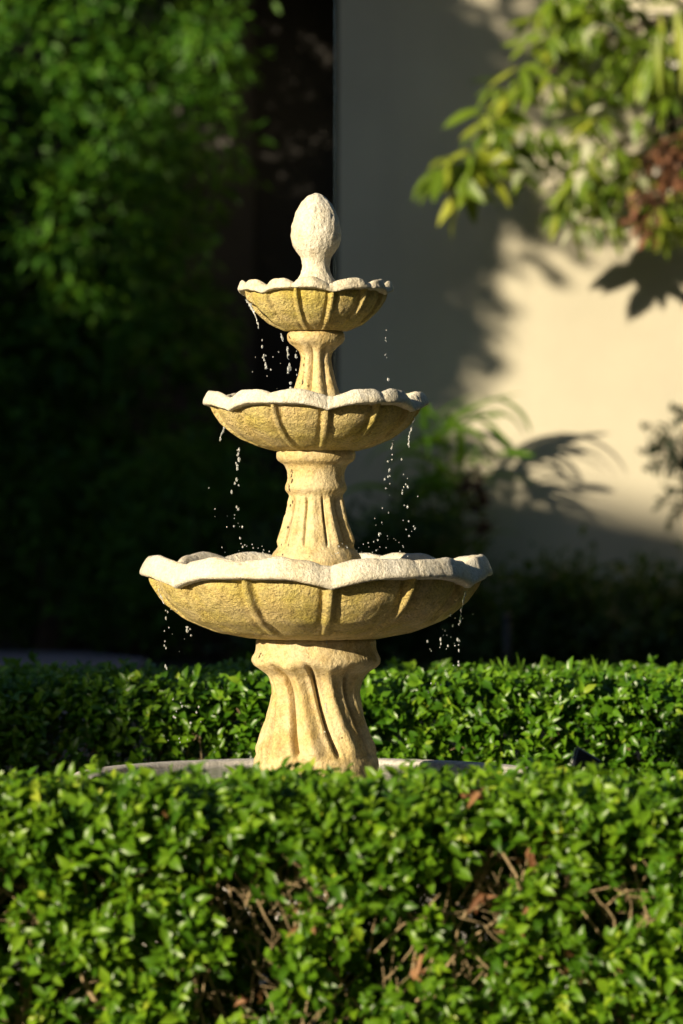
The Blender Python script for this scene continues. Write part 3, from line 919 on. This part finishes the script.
trickle('twisting water trickle under the left lip of the upper basin', [[(246, 300), (252, 308), (257, 320), (260, 332)]], line(262, 338, 271, 384, 13), 72)
trickle('water trickle just left of the upper stem', [[(281, 332), (283, 342)], [(287, 345), (288, 360)]], line(288, 362, 291, 392, 10, 2, 4) + line(294, 345, 296, 375, 4), 50, -1)
trickle('thin line of drops under the right lip of the upper basin', [], line(386, 330, 386, 360, 8, .8, 1.6, .4) + [(388, 380, 3)], 72)
trickle('water drops under the left lip of the middle basin', [[(226, 428), (222, 436), (220, 443)]], line(239, 444, 240, 470, 9, 1.6, 3.8) + line(236, 478, 242, 550, 13, 1.2, 3.4, 3), 102)
trickle('water strand under the right tip of the middle basin', [[(414, 418), (411, 428), (408, 440), (408, 450)]], line(403, 455, 410, 545, 13, 1.2, 3.2, 4), 106)
trickle('line of drops under the middle basin, left of its right tip strand', [[(393, 440), (391, 452)]], line(390, 455, 378, 545, 17, 1, 3.2, 1.8), 85)
trickle('water drops under the left tip of the lower basin', [[(160, 588), (164, 597), (168, 604)]], line(169, 606, 168, 668, 9, 1.2, 3) + line(190, 616, 194, 634, 5, 1.6, 3.6), 160)
trickle('water strand under the right tip of the lower basin', [[(464, 590), (461, 600), (459, 612), (457, 625)]], line(457, 628, 455, 668, 8, 1.2, 3.2), 160)
trickle('scattered drops under the right half of the lower basin', [], line(447, 612, 443, 645, 9, 1.2, 2.8, 3) + rnd(420, 446, 630, 652, 6, .8, 2), 140)
trickle('single clear drop strand down the front of the pedestal', [[(326, 700), (327, 712)]], [(328, 634, 3), (327, 640, 2), (325, 728, 2)], 66)
# fine splash: nobody could count it
mb = MB()
for box, n in (((225, 300, 543, 556), 22), ((335, 410, 538, 556), 26), ((250, 300, 350, 395), 12), ((206, 250, 470, 550), 10), ((372, 420, 470, 550), 12), ((330, 372, 542, 556), 10), ((150, 200, 600, 670), 7), ((420, 480, 600, 680), 9)):
    for x, y, s in rnd(box[0], box[1], box[2], box[3], n, .5, 1.7):
        dx = (x - 316) / SC
        mb.ball((dx, FD - random.uniform(-.08, .22), zp(y)), s / SC * .42, 1.3, 6, 4)
for x, y, s in rnd(165, 200, 690, 745, 16, 1, 3.0) + rnd(420, 450, 680, 740, 8, 1, 2.2):
    dx = (x - 316) / SC
    mb.ball((dx, FD + random.uniform(0, .3), zp(y)), s / SC * .42, 1.3, 6, 4)
tag(mb.build('splash_drops', M['drops'], None, True), 'fine splash drops in the air around the basins', 'water drops', None, 'stuff')

# ------------------------------------------------------------------ garden spotlight
c0 = at(587, 768, 10.95)
sl = tag(empty('garden_spotlight', (c0.x, 10.95, 0)), 'grey metal garden spotlight between the pool and the back hedge', 'spotlight')
poly = [at(577, 746, 10.95), at(571.5, 765, 10.95), at(584, 784, 10.95), at(607, 770, 10.95), at(600, 760, 10.95)]
pv = []; ins = sum(poly, Vector()) / 5
for yy, sc_ in ((-.042, .9), (-.036, 1), (.036, 1), (.042, .9)):
    pv += [(ins.x + (p.x - ins.x) * sc_, 10.95 + yy, ins.z + (p.z - ins.z) * sc_) for p in poly]
pf = [tuple(reversed(range(5))), tuple(range(15, 20))] + [(k * 5 + i, k * 5 + (i + 1) % 5, k * 5 + 5 + (i + 1) % 5, k * 5 + 5 + i) for k in range(3) for i in range(5)]
add('housing', pv, pf, M['metal'], sl, False)
A_, B_ = poly[0], poly[1]
nrm = Vector((-.96, 0, .26)) * .003
lv = [tuple(A_.lerp(B_, t) + Vector((0, y, 0)) + nrm * k) for k in (.3, 1.3) for t, y in ((.12, -.03), (.88, -.03), (.88, .03), (.12, .03))]
add('lens', lv, [(0, 1, 2, 3), (7, 6, 5, 4), (0, 4, 5, 1), (1, 5, 6, 2), (2, 6, 7, 3), (3, 7, 4, 0)], M['lens'], sl, False)
mb = MB()
for yy in (-.05, .05):
    mb.box((c0.x - .008, 10.95 + yy - .003, c0.z - .07), (c0.x + .008, 10.95 + yy + .003, c0.z + .0))
mb.box((c0.x - .008, 10.9, c0.z - .076), (c0.x + .008, 11.0, c0.z - .07))
mb.build('bracket', M['black'], sl)
mb = MB(); mb.tube([(c0.x, 10.95, -.02), (c0.x, 10.95, c0.z - .077)], .01, 10); mb.build('stake', M['black'], sl, True)

# ================================================================== CAMERA, LIGHT
cam = bpy.data.cameras.new('camera')
co = bpy.data.objects.new('camera', cam); COL.objects.link(co)
co.location = (CAMX, 0, CAMZ); co.rotation_euler = (R(90), 0, 0)
cam.sensor_fit = 'VERTICAL'; cam.sensor_height = 36; cam.sensor_width = 24
cam.lens = 4120 / 1024 * 36
cam.shift_y = -22 / 1024
cam.clip_end = 600; cam.clip_start = .1
cam.dof.use_dof = True; cam.dof.focus_distance = 9.9; cam.dof.aperture_fstop = 3.5
sc.camera = co

su = bpy.data.lights.new('sun', 'SUN'); so = bpy.data.objects.new('sun', su); COL.objects.link(so)
su.energy = 5.0; su.angle = R(.7); su.color = (1.0, .86, .60)
so.rotation_euler = Vector(SUN).to_track_quat('Z', 'Y').to_euler()
w = bpy.data.worlds.new('World'); sc.world = w; w.use_nodes = True
nt = w.node_tree
sky = nt.nodes.new('ShaderNodeTexSky'); sky.sky_type = 'NISHITA'; sky.sun_disc = False
sky.dust_density = .4; sky.ozone_density = 2.0; sky.sun_elevation = EL; sky.sun_rotation = math.atan2(SUN[0], SUN[1])
nt.links.new(sky.outputs[0], nt.nodes['Background'].inputs['Color'])
nt.nodes['Background'].inputs['Strength'].default_value = .05

sc.view_settings.view_transform = 'Standard'; sc.view_settings.look = 'None'
sc.view_settings.gamma = 1; sc.view_settings.exposure = 0.68
sc.cycles.use_denoising = True
sc.cycles.max_bounces = 6; sc.cycles.diffuse_bounces = 2
sc.cycles.sample_clamp_indirect = 4
